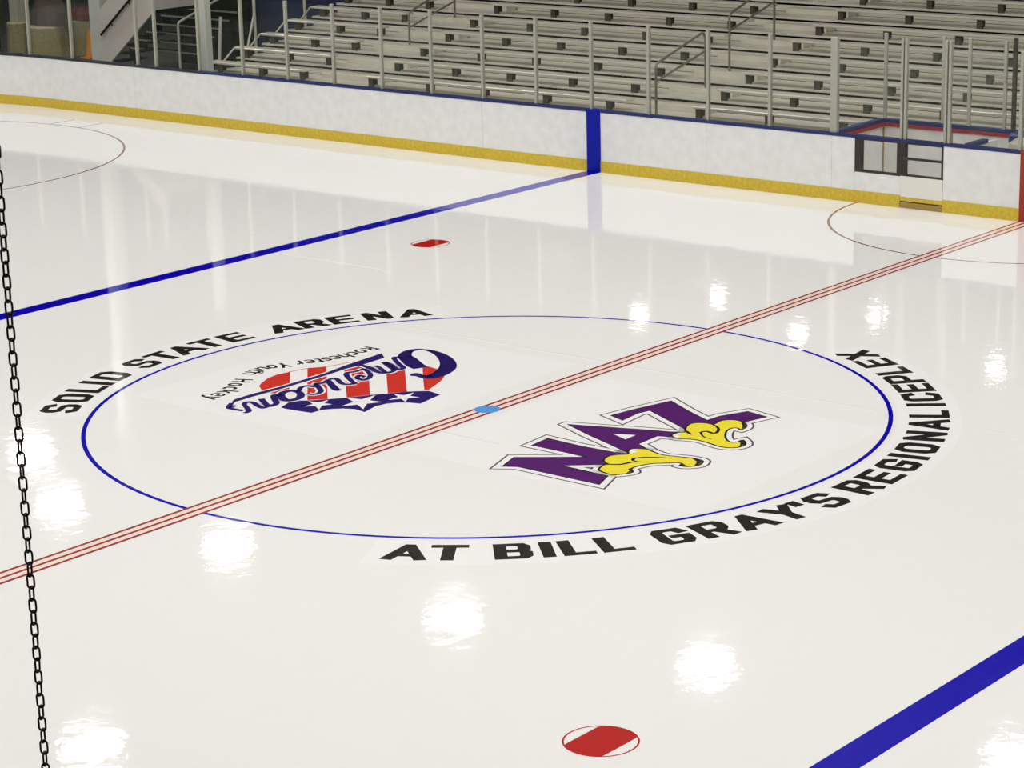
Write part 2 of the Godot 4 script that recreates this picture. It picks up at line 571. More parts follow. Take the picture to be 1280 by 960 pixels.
func boards() -> void:
	var t := thing("rink_boards", "long white rink boards with yellow kick strip and blue cap along far side", "rink boards")
	var spans: Array[PackedVector2Array] = []
	for k in 6:
		spans.append(corner(-15.0 * (6 - k), -15.0 * (5 - k)))
	spans.append(run_of(-23.2, -20.45))
	var xs: Array[float] = [-20.45, -18.53, -16.04, -13.53, -11.03, -8.61]
	for i in xs.size() - 1:
		spans.append(run_of(xs[i], xs[i + 1]))
	for q: Vector2 in [Vector2(-8.31, -6.04), Vector2(-6.04, -3.55), Vector2(0.134, 2.6), Vector2(2.6, 5.1), Vector2(5.1, 7.6), Vector2(7.6, 10.1), Vector2(10.1, 12.6)]:
		spans.append(run_of(q.x, q.y))
	for p in spans:
		var e := p.duplicate()
		var d := (p[1] - p[0]).normalized() * 0.0015
		e[0] += d
		e[e.size() - 1] -= (p[p.size() - 1] - p[p.size() - 2]).normalized() * 0.0015
		obj("board_panel", follow(e, 0.2, 1.06, 0.0, 0.05), M.board, t)
		obj("kick_plate", follow(e, 0.0, 0.2, -0.012, 0.05), M.kick, t)
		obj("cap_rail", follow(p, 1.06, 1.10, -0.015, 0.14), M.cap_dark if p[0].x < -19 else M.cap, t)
		obj("back_frame", follow(e, -0.06, 1.06, 0.05, 0.12), M.steel_dark, t)
	tag(obj("board_stripe", box(Vector3(-8.61, 0, -HALF - 0.14), Vector3(-8.31, 1.103, -HALF + 0.018), 0.004), M.stripe_blue, t), "blue upright stripe at the end of the blue line")
	tag(obj("board_stripe", box(Vector3(-0.134, 0, -HALF - 0.14), Vector3(0.134, 1.103, -HALF + 0.018), 0.004), M.stripe_red, t), "red upright stripe at the end of the centre line")
	# the timekeeper's front: white pieces round two dark framed windows, a brighter door panel
	var z0 := -HALF - 0.05
	var z1 := -HALF
	obj("board_panel", box(Vector3(-3.549, 0.2, z0), Vector3(-3.115, 1.06, z1)), M.board, t)
	obj("board_panel", box(Vector3(-3.112, 0.2, z0), Vector3(-2.262, 0.505, z1)), M.board, t)
	obj("board_panel", box(Vector3(-1.482, 0.2, z0), Vector3(-0.135, 1.06, z1)), M.board, t)
	var door := obj("door", box(Vector3(-2.258, 0.175, z0), Vector3(-1.486, 0.52, z1 + 0.008), 0.004), M.door_white, t)
	tag(door, "brighter white door panel below the right window")
	obj("kick_plate", box(Vector3(-3.549, 0, z0), Vector3(-2.262, 0.2, z1 + 0.012)), M.kick, t)
	obj("kick_plate", box(Vector3(-1.482, 0, z0), Vector3(-0.135, 0.2, z1 + 0.012)), M.kick, t)
	obj("kick_plate", box(Vector3(-2.258, 0.115, z0), Vector3(-1.486, 0.172, z1 + 0.012)), M.kick, door)
	obj("sill_plate", box(Vector3(-2.258, 0.0, z0), Vector3(-1.486, 0.09, z1 + 0.004)), M.kick_worn, door)
	obj("cap_rail", box(Vector3(-3.549, 1.06, z1 - 0.14), Vector3(-0.135, 1.10, z1 + 0.015)), M.cap, t)
	for w: Array in [[-3.112, -2.98, -2.33, -2.30], [-2.30, -2.165, -1.52, -1.485]]:
		var st := mb()
		bx(st, Vector3(w[0], 0.507, z0 - 0.02), Vector3(w[1], 1.06, z1 + 0.006), 0.004)
		bx(st, Vector3(w[2], 0.507, z0 - 0.02), Vector3(w[3], 1.06, z1 + 0.006), 0.004)
		bx(st, Vector3(w[1], 0.507, z0 - 0.02), Vector3(w[2], 0.542, z1 + 0.006), 0.004)
		bx(st, Vector3(w[1], 1.035, z0 - 0.02), Vector3(w[2], 1.06, z1 + 0.006), 0.004)
		var fr := obj("window_frame", st, M.frame_dark, t)
		obj("pane", box(Vector3(w[1], 0.542, z0 + 0.02), Vector3(w[2], 1.035, z0 + 0.03)), M.glass, fr)
		if w[0] > -2.5:
			obj("crossbar", box(Vector3(w[1], 0.782, z0 - 0.01), Vector3(w[2], 0.815, z1), 0.004), M.frame_dark, fr)
			obj("latch", box(Vector3(-2.19, 0.78, z1), Vector3(-2.10, 0.83, z1 + 0.03), 0.006), M.steel_dark, fr)

func glass() -> void:
	var t := thing("shield_glass", "clear shield glass panes in grey posts standing on far boards", "shield glass")
	var z := -HALF - 0.06
	var xs: Array[float] = [-23.83, -22.44, -20.38, -19.82]
	for k in 13:
		xs.append(-18.53 + 1.2483 * k)
	xs.append_array([-2.25, -1.46, -0.18])
	for k in 9:
		xs.append(1.08 + 1.2483 * k)
	for i in xs.size():
		var x := xs[i]
		var st := box(Vector3(x - 0.026, 1.10, z - 0.04), Vector3(x + 0.026, 2.63, z + 0.03), 0.005)
		if x > -2.4 and x < -1.0:
			st = mb()
			bx(st, Vector3(x - 0.055, 1.10, z - 0.04), Vector3(x - 0.012, 2.72, z + 0.03), 0.005)
			bx(st, Vector3(x + 0.012, 1.10, z - 0.04), Vector3(x + 0.055, 2.72, z + 0.03), 0.005)
		elif absf(x + 3.55) < 0.02:
			st = box(Vector3(x - 0.065, 1.10, z - 0.06), Vector3(x + 0.065, 2.66, z + 0.03), 0.008)
		obj("glass_post", st, M.post, t)
		if i > 0:
			var a := xs[i - 1] + 0.03
			obj("glass_pane", box(Vector3(a, 1.11, z - 0.006), Vector3(x - 0.03, 2.60, z + 0.006)), M.glass, t)
	# the corner beyond the last straight post
	var last := Vector2(-23.83, z)
	for k in 5:
		var f := deg_to_rad(-12.0 - 9.0 * k)
		var p := Vector2(-23.2 + sin(f) * 8.56, -HALF + 8.5 - cos(f) * 8.56)
		var s := mb()
		bx(s, Vector3(-0.03, 1.10, -0.04), Vector3(0.03, 2.63, 0.03), 0.005, Transform3D(Basis(Vector3.UP, -f), Vector3(p.x, 0, p.y)))
		obj("glass_post", s, M.post, t)
		obj("glass_pane", follow(PackedVector2Array([p, last]), 1.11, 2.60, -0.006, 0.006), M.glass, t)
		last = p

func penalty_box() -> void:
	var t := thing("timekeeper_box", "white walled timekeeper's box with blue and red rims behind dark framed windows", "team box")
	var zf := -HALF - 0.16
	var zb := -14.72
	obj("deck", box(Vector3(-3.62, -0.06, zb), Vector3(3.2, 0.12, zf)), M.riser, t)
	var st := box(Vector3(-3.62, 0.12, zb), Vector3(-3.56, 1.02, zf))
	obj("side_wall", st, M.board, t)
	for k in 5:
		var x0 := -3.55 + 1.30 * k
		obj("back_wall", box(Vector3(x0 + 0.012, 0.12, zb), Vector3(x0 + 1.288, 1.02, zb + 0.06)), M.board, t)
		obj("seam_strip", box(Vector3(x0 - 0.012, 0.12, zb), Vector3(x0 + 0.012, 1.02, zb + 0.068)), M.kick_worn, t)
		obj("red_rim", box(Vector3(x0, 1.00, zb - 0.02), Vector3(x0 + 1.30, 1.055, zb + 0.10)), M.red_trim, t)
		obj("blue_rim", box(Vector3(x0, 1.056, zb - 0.06), Vector3(x0 + 1.30, 1.115, zb + 0.06)), M.cap, t)
	obj("red_rim", box(Vector3(-3.60, 1.00, zb + 0.1), Vector3(-3.49, 1.055, zf)), M.red_trim, t)
	obj("blue_rim", box(Vector3(-3.66, 1.056, zb + 0.06), Vector3(-3.54, 1.115, zf)), M.cap, t)
	obj("divider", box(Vector3(-1.17, 0.12, -14.1), Vector3(-1.12, 1.05, zf)), M.board, t)
	obj("blue_rim", box(Vector3(-1.20, 1.05, -13.75), Vector3(-1.09, 1.11, zf)), M.cap, t)
	# glass at the back and the side
	for x: float in [-3.56, -2.46, -1.98, -1.33, -0.6, 0.6]:
		obj("glass_post", box(Vector3(x - 0.028, 1.115, zb - 0.02), Vector3(x + 0.028, 2.55, zb + 0.03), 0.005), M.post, t)
	obj("glass_post", box(Vector3(-1.2, 1.115, zb - 0.02), Vector3(-1.13, 2.60, zb + 0.03), 0.005), M.steel_dark, t)
	for q: Vector2 in [Vector2(-3.53, -2.49), Vector2(-2.43, -2.01), Vector2(-1.95, -1.36), Vector2(-1.1, -0.63), Vector2(-0.57, 0.57)]:
		obj("glass_pane", box(Vector3(q.x, 1.115, zb), Vector3(q.y, 2.5, zb + 0.012)), M.glass, t)
	obj("glass_pane", box(Vector3(-3.606, 1.115, zb + 0.03), Vector3(-3.594, 2.55, zf + 0.02)), M.glass, t)
	obj("glass_pane", box(Vector3(-1.151, 1.11, -14.05), Vector3(-1.139, 2.5, zf)), M.glass, t)
	# things left on the divider side
	var b := thing("equipment_bag", "grey bag with blue top standing in the timekeeper's box beside divider", "bag")
	st = mb()
	lathe(st, [Vector2(0.02, 0.98), Vector2(0.16, 0.97), Vector2(0.26, 0.9), Vector2(0.30, 0.75), Vector2(0.30, 0.1), Vector2(0.26, 0.0)], 20, Vector3(-0.66, 0.12, -14.2))
	obj("body", st, M.grey_box, b)
	obj("flap", box(Vector3(-1.02, 0.95, -14.5), Vector3(-0.70, 1.14, -14.25), 0.04), M.cap, b)

# ---------------------------------------------------------------- bleachers
func deck_y(j: int) -> float:
	return 0.50 + RISE * (j - 1)

func deck_z(j: int) -> float:
	return -15.2 - RUN * (j - 2)

func decks(t: Node3D, x0: float, x1: float, first := 1) -> void:
	for j in range(first, ROWS + 2):
		var y := deck_y(j)
		var z := deck_z(j)
		for k in 2:
			var zz := z - 0.40 * k
			obj("foot_plank", box(Vector3(x0, y - 0.04, zz - 0.3995), Vector3(x1, y, zz), 0.002), M.plank, t)
		if j > first:
			obj("riser_plank", box(Vector3(x0, y - RISE + 0.001, z - 0.05), Vector3(x1, y - 0.085, z - 0.03), 0.004), M.riser, t)
	obj("riser_plank", box(Vector3(x0, 0.12, deck_z(first) - 0.05), Vector3(x1, deck_y(first) - 0.06, deck_z(first) - 0.03)), M.riser, t)

func bleacher_bank(label: String, x0: float, x1: float, brackets: Array, first := 1) -> void:
	var t := thing("bleacher_bank", label, "bleacher", "banks of aluminium bleachers")
	decks(t, x0, x1, first)
	var bracket := mb()
	bx(bracket, Vector3(-0.06, 0.0, -0.06), Vector3(0.06, 0.17, 0.0), 0.004)
	bx(bracket, Vector3(-0.012, 0.02, -0.20), Vector3(0.012, 0.17, -0.06), 0.002)
	var bracket_mesh := bracket.commit()
	for r in range(1, ROWS + 1):
		var y := deck_y(r + 1)
		var z := deck_z(r + 1)
		var st := mb()
		bx(st, Vector3(x0, y + 0.17, z - 0.24), Vector3(x1, y + 0.22, z + 0.03), 0.012)
		obj("seat_plank", st, M.plank, t)
		for x: float in brackets:
			var b := put("seat_bracket", bracket_mesh, M.steel_dark, t)
			b.position = Vector3(x, y, z - 0.012)
	# trestles that carry the rows
	var n := int(ceil((x1 - x0) / 1.9))
	for i in n + 1:
		var x := lerpf(x0 + 0.06, x1 - 0.06, float(i) / n)
		var st := mb()
		for j in range(first, ROWS + 2, 3):
			bx(st, Vector3(x - 0.03, -0.06, deck_z(j) - 0.40), Vector3(x + 0.03, deck_y(j) - 0.04, deck_z(j) - 0.34))
		var a := Vector3(x, deck_y(first) - 0.36, deck_z(first) - 0.12)
		var b := Vector3(x, deck_y(ROWS + 1) - 0.36, deck_z(ROWS + 1) - 0.12)
		tube(st, [a, b], 0.03, 6)
		obj("trestle", st, M.steel_dark, t)

func aisle(label: String, x0: float, x1: float) -> void:
	var t := thing("aisle_steps", label, "steps", "stepped aisles between bleacher banks")
	decks(t, x0 + 0.004, x1 - 0.004)
	for j in range(1, ROWS + 1):
		var z := deck_z(j + 1)
		var y := deck_y(j)
		obj("half_step", box(Vector3(x0 + 0.02, y, z + 0.0), Vector3(x1 - 0.02, y + RISE * 0.5, z + 0.30), 0.006), M.riser, t)

func handrail(label: String, x: float, z0: float, z1: float, base0: float, base1: float, top0: float, top1: float) -> void:
	var t := thing("aisle_handrail", label, "handrail", "handrails in the bleacher aisles")
	var st := mb()
	var r := 0.024
	tube(st, [Vector3(x, base0, z0), Vector3(x, top0 - 0.10, z0), Vector3(x, top0 - 0.03, z0 - 0.02), Vector3(x, top0, z0 - 0.09), Vector3(x, top1, z1 + 0.13), Vector3(x, top1 - 0.01, z1 + 0.06), Vector3(x, top1 - 0.10, z1), Vector3(x, base1, z1)], r, 8)
	obj("top_rail", st, M.rail, t)
	st = mb()
	tube(st, [Vector3(x, top0 - 0.34, z0), Vector3(x, top1 - 0.34, z1)], r * 0.9, 8)
	obj("middle_rail", st, M.rail, t)
	for p: Vector3 in [Vector3(x, base0, z0), Vector3(x, base1, z1)]:
		st = mb()
		lathe(st, [Vector2(0.03, 0.02), Vector2(0.07, 0.012), Vector2(0.07, 0.0)], 12, p)
		obj("floor_flange", st, M.steel_dark, t)

func bleachers() -> void:
	bleacher_bank("short bank of grey aluminium bleacher rows at the open end by stairs", -20.5, -17.65, [-20.2, -18.95, -17.76])
	bleacher_bank("middle bank of grey aluminium bleacher rows between the two stepped aisles", -15.9, -9.35, [-15.82, -14.27, -12.85, -11.3, -9.8])
	bleacher_bank("long bank of grey aluminium bleacher rows behind the timekeeper's box", -7.85, 6.2, [-7.75, -6.25, -4.72, -3.2, -1.68, -0.15, 1.37, 2.9, 4.4, 5.9], 2)
	aisle("stepped aisle with single handrail between short end bank and middle bank", -17.65, -15.9)
	aisle("stepped aisle with two handrails between middle bank and long bank", -9.35, -7.85)
	handrail("lower bent tube handrail in the aisle left of the long bank", -8.6, -15.09, -16.66, deck_y(1), deck_y(3), 1.68, 2.06)
	handrail("upper bent tube handrail in the aisle left of the long bank", -8.6, -17.45, -18.98, deck_y(4), deck_y(6), 2.35, 2.75)
	handrail("bent tube handrail in the aisle beside the short end bank", -16.78, -17.5, -18.98, deck_y(4), deck_y(6), 1.95, 2.36)
	var g := thing("end_guard", "grey guard posts at open left end of short bleacher bank", "guard rail")
	for q: Array in [[-15.62, deck_y(1), 1.82, 0.05], [-16.68, deck_y(3), 2.25, 0.0], [-18.25, deck_y(5), 2.75, 0.0], [-19.85, deck_y(7), 3.1, 0.0]]:
		var st := mb()
		tube(st, [Vector3(-20.56, q[1], q[0] + q[3] * 2.0), Vector3(-20.56, q[2], q[0] - q[3])], 0.035, 8)
		obj("post", st, M.post, g)
	var s := mb()
	tube(s, [Vector3(-20.54, deck_y(3), -16.35), Vector3(-20.56, 1.75, -16.66)], 0.025, 8)
	obj("brace", s, M.post, g)
	for j in range(2, 6):
		s = mb()
		tube(s, [Vector3(-20.54, deck_y(j) + 0.03, deck_z(j) - 0.3), Vector3(-20.54, deck_y(j + 1) + 0.2, deck_z(j + 1) - 0.02)], 0.02, 6)
		obj("toe_rail", s, M.post, g)

# ---------------------------------------------------------------- far left corner
func corner_stairs() -> void:
	struct("column", box(Vector3(-26.41, -0.06, -17.35), Vector3(-26.04, 10.0, -17.0), 0.02), M.column, "square white column beside the white stair side wall")
	struct("column", box(Vector3(-19.61, -0.06, -14.32), Vector3(-19.41, 4.2, -14.12), 0.02), M.column, "slim white steel column at the end of the bleachers")
	# a flight going up to the right behind a solid white side
	var t := thing("white_stair_flight", "solid white sided stair flight with dark handrail beside white column", "staircase")
	var st := mb()
	slab(st, PackedVector2Array([Vector2(-26.03, -0.06), Vector2(-26.03, 1.55), Vector2(-24.1, 3.12), Vector2(-24.1, 1.66), Vector2(-25.69, 0.40), Vector2(-26.0, -0.06)]), -17.06, -17.0)
	var side := obj("side_wall", st, M.white_paint, t)
	for k in 5:
		var x := -25.98 + 0.24 * k
		var y := 0.20 * k
		obj("tread", box(Vector3(x, y + 0.16, -17.9), Vector3(x + 0.27, y + 0.20, -17.065), 0.005), M.tread, t)
	st = mb()
	tube(st, [Vector3(-25.95, 0.99, -16.94), Vector3(-24.2, 2.40, -16.94)], 0.03, 8)
	var hr := obj("handrail", st, M.black, t)
	for x: float in [-25.6, -24.95, -24.3]:
		st = mb()
		tube(st, [Vector3(x, 0.99 + (x + 25.95) * 0.806, -16.94), Vector3(x, 0.95 + (x + 25.95) * 0.806, -17.0)], 0.018, 6)
		obj("rail_bracket", st, M.black, hr)
	obj("landing", box(Vector3(-24.85, 1.57, -18.32), Vector3(-24.1, 1.65, -17.065)), M.black, t)
	obj("landing_fascia", box(Vector3(-24.14, 1.65, -18.32), Vector3(-24.1, 2.7, -17.065)), M.white_paint, t)
	obj("landing_post", box(Vector3(-24.16, -0.06, -18.46), Vector3(-24.04, 2.7, -18.34)), M.navy, t)
	# open steel steps rising away under the landing
	var s := thing("open_steel_steps", "dark open steel steps with pale tread edges under the landing", "staircase")
	for k in 7:
		var y := 0.327 + 0.168 * k
		var z := -18.14 - 0.26 * k
		if k == 0:
			z = -18.35
			continue
		var tr := obj("tread", box(Vector3(-26.6, y - 0.035, z - 0.27), Vector3(-24.22, y, z), 0.004), M.tread, s)
		obj("nosing", box(Vector3(-26.6, y - 0.03, z), Vector3(-24.22, y + 0.006, z + 0.018)), M.alu, tr)
	for x: float in [-26.62, -24.2]:
		st = mb()
		for k in 6:
			bx(st, Vector3(x - 0.018, 0.26 + 0.168 * k, -18.68 - 0.26 * k), Vector3(x + 0.018, 0.50 + 0.168 * k, -18.39 - 0.26 * k))
		bx(st, Vector3(x - 0.018, -0.06, -18.7), Vector3(x + 0.018, 0.3, -18.5))
		obj("stringer", st, M.tread, s)
	obj("back_panel", box(Vector3(-26.7, -0.06, -20.1), Vector3(-24.15, 1.75, -20.05)), M.black, s)
	var h := thing("steps_handrail", "light tube handrail with upright post beside the open steel steps", "handrail")
	st = mb()
	tube(st, [Vector3(-23.2, -0.06, -16.85), Vector3(-23.2, 1.38, -16.85), Vector3(-23.2, 1.44, -16.89), Vector3(-23.2, 1.86, -18.22)], 0.03, 8)
	obj("rail", st, M.post, h)

func draped(label: String, x: float, z: float, r: float, y: float) -> void:
	var t := thing("draped_table", label, "table", "tables under olive cloths")
	t.position = Vector3(x, 0, z)
	var st := mb()
	lathe(st, [Vector2(r, y), Vector2(r * 1.03, y - 0.04), Vector2(r * 1.04, y * 0.5), Vector2(r * 1.10, -0.055)], 40, Vector3.ZERO, 9, 0.05)
	obj("cloth_skirt", st, M.cloth, t)
	st = mb()
	lathe(st, [Vector2(0.001, y + 0.012), Vector2(r * 0.97, y + 0.012), Vector2(r * 1.01, y - 0.005), Vector2(r * 1.01, y - 0.03)], 40)
	obj("cloth_top", st, M.cloth_top, t)

func heap(called: String, label: String, category: String, m: Material, at: Vector3, size: Vector3, seed_: int) -> void:
	var t := thing(called, label, category)
	t.position = at
	var st := mb()
	var n := FastNoiseLite.new()
	n.seed = seed_
	n.frequency = 1.3
	var p := func(i: int, k: int) -> Vector3:
		var a := PI * 0.5 * i / 6.0
		var f := TAU * (k % 18) / 18.0
		var d := Vector3(pow(absf(cos(f)), 0.6) * signf(cos(f)) * pow(sin(a), 0.5), pow(cos(a), 0.5), pow(absf(sin(f)), 0.6) * signf(sin(f)) * pow(sin(a), 0.5))
		if i == 0:
			d = Vector3.UP
		if i == 6:
			d.y = 0.0
		return d * size * (1.0 + 0.18 * n.get_noise_3dv(d * 2.0))
	for i in 6:
		for k in 18:
			var a: Vector3 = p.call(i, k)
			var b: Vector3 = p.call(i + 1, k)
			var c: Vector3 = p.call(i + 1, k + 1)
			var d: Vector3 = p.call(i, k + 1)
			var nn := (a + b + c + d).normalized()
			tri(st, a, b, c, nn)
			if i > 0:
				tri(st, a, c, d, nn)
	obj("body", st, m, t)
	st = mb()
	tube(st, [Vector3(-size.x * 0.5, size.y * 0.9, size.z * 0.3), Vector3(-size.x * 0.3, size.y * 1.12, size.z * 0.3), Vector3(size.x * 0.3, size.y * 1.12, size.z * 0.3), Vector3(size.x * 0.5, size.y * 0.9, size.z * 0.3)], 0.02, 6)
	obj("strap", st, M.black, t)

func merchandise() -> void:
	draped("small round table under an olive cloth, leftmost behind the corner glass", -31.45, -18.95, 0.27, 0.78)
	draped("wide round table under an olive cloth holding the brown bag", -30.2, -18.9, 0.48, 0.76)
	draped("olive clothed round table holding the maroon bag beside white column", -30.05, -19.88, 0.28, 0.80)
	heap("duffel_bag", "large soft brown bag lying on the wide clothed table", "bag", M.brown, Vector3(-30.2, 0.775, -18.95), Vector3(0.52, 0.62, 0.26), 3)
	heap("duffel_bag", "maroon bag on the clothed table next to the white column", "bag", M.maroon, Vector3(-30.05, 0.815, -19.88), Vector3(0.30, 0.34, 0.24), 4)
	var b := thing("carton", "pale grey carton standing on the smallest clothed table", "box")
	obj("body", box(Vector3(-31.63, 0.792, -19.12), Vector3(-31.33, 1.35, -18.85), 0.01), M.grey_box, b)
	obj("lid", box(Vector3(-31.64, 1.35, -19.13), Vector3(-31.32, 1.39, -18.84), 0.01), M.cloth_top, b)
	var d := thing("barrier_post", "dark round topped post at far left beside smallest clothed table", "post")
	d.position = Vector3(-31.98, 0, -18.7)
	var st := mb()
	lathe(st, [Vector2(0.05, 0.86), Vector2(0.06, 0.5), Vector2(0.07, 0.0), Vector2(0.16, -0.03), Vector2(0.16, -0.06)], 14)
	obj("stem", st, M.black, d)
	st = mb()
	lathe(st, [Vector2(0.001, 1.06), Vector2(0.10, 1.03), Vector2(0.14, 0.96), Vector2(0.10, 0.89), Vector2(0.04, 0.86)], 14)
	obj("knob", st, M.steel_dark, d)
	var c := thing("caution_cone", "small orange cone on floor in front of the white column", "cone")
	c.position = Vector3(-29.32, -0.06, -19.48)
	st = mb()
	lathe(st, [Vector2(0.02, 0.75), Vector2(0.05, 0.74), Vector2(0.16, 0.04)], 16)
	obj("body", st, M.orange, c)
	obj("foot", box(Vector3(-0.2, 0, -0.2), Vector3(0.2, 0.04, 0.2), 0.01), M.orange, c)

# ---------------------------------------------------------------- prints frozen into the ice
var GLYPHS := {
	"S": [[1, .85, .85, 1, .15, 1, 0, .85, 0, .66, .15, .52, .85, .48, 1, .34, 1, .15, .85, 0, .15, 0, 0, .15]],
	"O": [[.5, 1, .18, 1, 0, .82, 0, .18, .18, 0, .5, 0], [.5, 1, .82, 1, 1, .82, 1, .18, .82, 0, .5, 0]],
	"L": [[0, 1, 0, 0, .95, 0]],
	"I": [[.5, 0, .5, 1]],
	"D": [[0, .5, 0, 1, .8, 1, 1, .8, 1, .5], [0, .5, 0, 0, .8, 0, 1, .2, 1, .5]],
	"T": [[0, 1, 1, 1], [.5, 1, .5, 0]],
	"A": [[0, 0, .5, 1, 1, 0], [.22, .27, .78, .27]],
	"E": [[1, 1, 0, 1, 0, 0, 1, 0], [0, .5, .9, .5]],
	"R": [[0, 0, 0, 1, .85, 1, 1, .88, 1, .72], [1, .76, 1, .58, .85, .44, .1, .44], [.6, .40, 1, 0]],
	"N": [[0, 0, 0, 1, 1, 0, 1, 1]],
	"B": [[0, 0, 0, 1], [0, 1, .8, 1, .95, .88, .95, .64, .8, .52], [.1, .52, .85, .52, 1, .4, 1, .25], [0, 0, .85, 0, 1, .12, 1, .3]],
	"G": [[1, .8, .85, 1, .15, 1, 0, .85, 0, .15, .15, 0, .85, 0, 1, .15, 1, .47, .6, .47]],
	"Y": [[0, 1, .5, .45, 1, 1], [.5, .45, .5, 0]],
	"P": [[0, 0, 0, 1, .85, 1, 1, .88, 1, .70], [1, .74, 1, .54, .85, .40, .1, .40]],
	"C": [[1, .8, .85, 1, .15, 1, 0, .85, 0, .15, .15, 0, .85, 0, 1, .2]],
	"X": [[0, 0, 1, 1], [0, 1, 1, 0]],
	"'": [[.5, 1, .42, .78]],
}

# one block letter as a flat mesh, standing along -z from the origin, w wide and h tall
func glyph(ch: String, w: float, h: float, y: float) -> SurfaceTool:
	var st := mb()
	var t := 0.085
	var f := 1.48
	var up := 0
	for line: Array in GLYPHS[ch]:
		var p := PackedVector2Array()
		for i in range(0, line.size(), 2):
			p.append(Vector2((line[i] - 0.5) * (w / f - t), t * 0.5 + line[i + 1] * (h - t)))
		for q in Geometry2D.offset_polyline(p, t * 0.5, Geometry2D.JOIN_MITER, Geometry2D.END_SQUARE):
			var g := PackedVector2Array()
			for v in q:
				g.append(Vector2(v.x * f, -v.y))
			flat(st, g, y + 0.0003 * up)
			up += 1
	return st

func lettering(label: String, text: Array, outward: bool, from: float, to: float) -> void:
	var t := thing("ice_lettering", label, "lettering")
	var st := mb()
	ring(st, Vector2.ZERO, 4.66, 5.36, 0.0006, deg_to_rad(from), deg_to_rad(to), 80)
	tag(obj("backing_sheet", st, M.sheet, t), "clean white backing band behind the letters")
	for c: Array in text:
		var a := deg_to_rad(c[1])
		var w: float = {"I": 0.14, "'": 0.14, "T": 0.36, "L": 0.33, "A": 0.43}.get(c[0], 0.37)
		var o := obj("letter", glyph(c[0], w, 0.45, 0.0022), M.ice_black, t)
		# letter tops point away from the centre, or towards it
		var r := 4.78 if outward else 5.23
		o.position = Vector3(cos(a) * r, 0, sin(a) * r)
		o.rotation.y = (-PI / 2 - a) if outward else (PI / 2 - a)

func layer(called: String, poly: PackedVector2Array, m: Material, y: float, parent: Node) -> MeshInstance3D:
	var st := mb()
	flat(st, poly, y)
	return obj(called, st, m, parent)

func ice_print() -> void:
	lettering("black block letters reading SOLID STATE ARENA outside the far side of circle", [
		["S", 145.7], ["O", 150.9], ["L", 155.8], ["I", 158.9], ["D", 162.9], ["S", 170.3], ["T", 175.1], ["A", 179.5], ["T", -176.1], ["E", -171.0],
		["A", -162.6], ["R", -157.7], ["E", -152.8], ["N", -147.2], ["A", -141.4]], true, 141.5, 223.0)
	lettering("black block letters reading AT BILL GRAY'S REGIONAL ICEPLEX outside the near side", [
		["A", 58.8], ["T", 54.2], ["B", 47.2], ["I", 43.5], ["L", 40.2], ["L", 36.0], ["G", 29.1], ["R", 24.1], ["A", 18.9], ["Y", 14.0], ["'", 11.0], ["S", 7.4],
		["R", 0.9], ["E", -4.1], ["G", -9.3], ["I", -13.1], ["O", -16.95], ["N", -22.3], ["A", -27.7], ["L", -32.6], ["I", -36.9], ["C", -40.7], ["E", -45.4], ["P", -50.0], ["L", -54.6], ["E", -59.3], ["X", -64.2]], false, -68.0, 63.0)
	wing_logo()
	shield_logo()

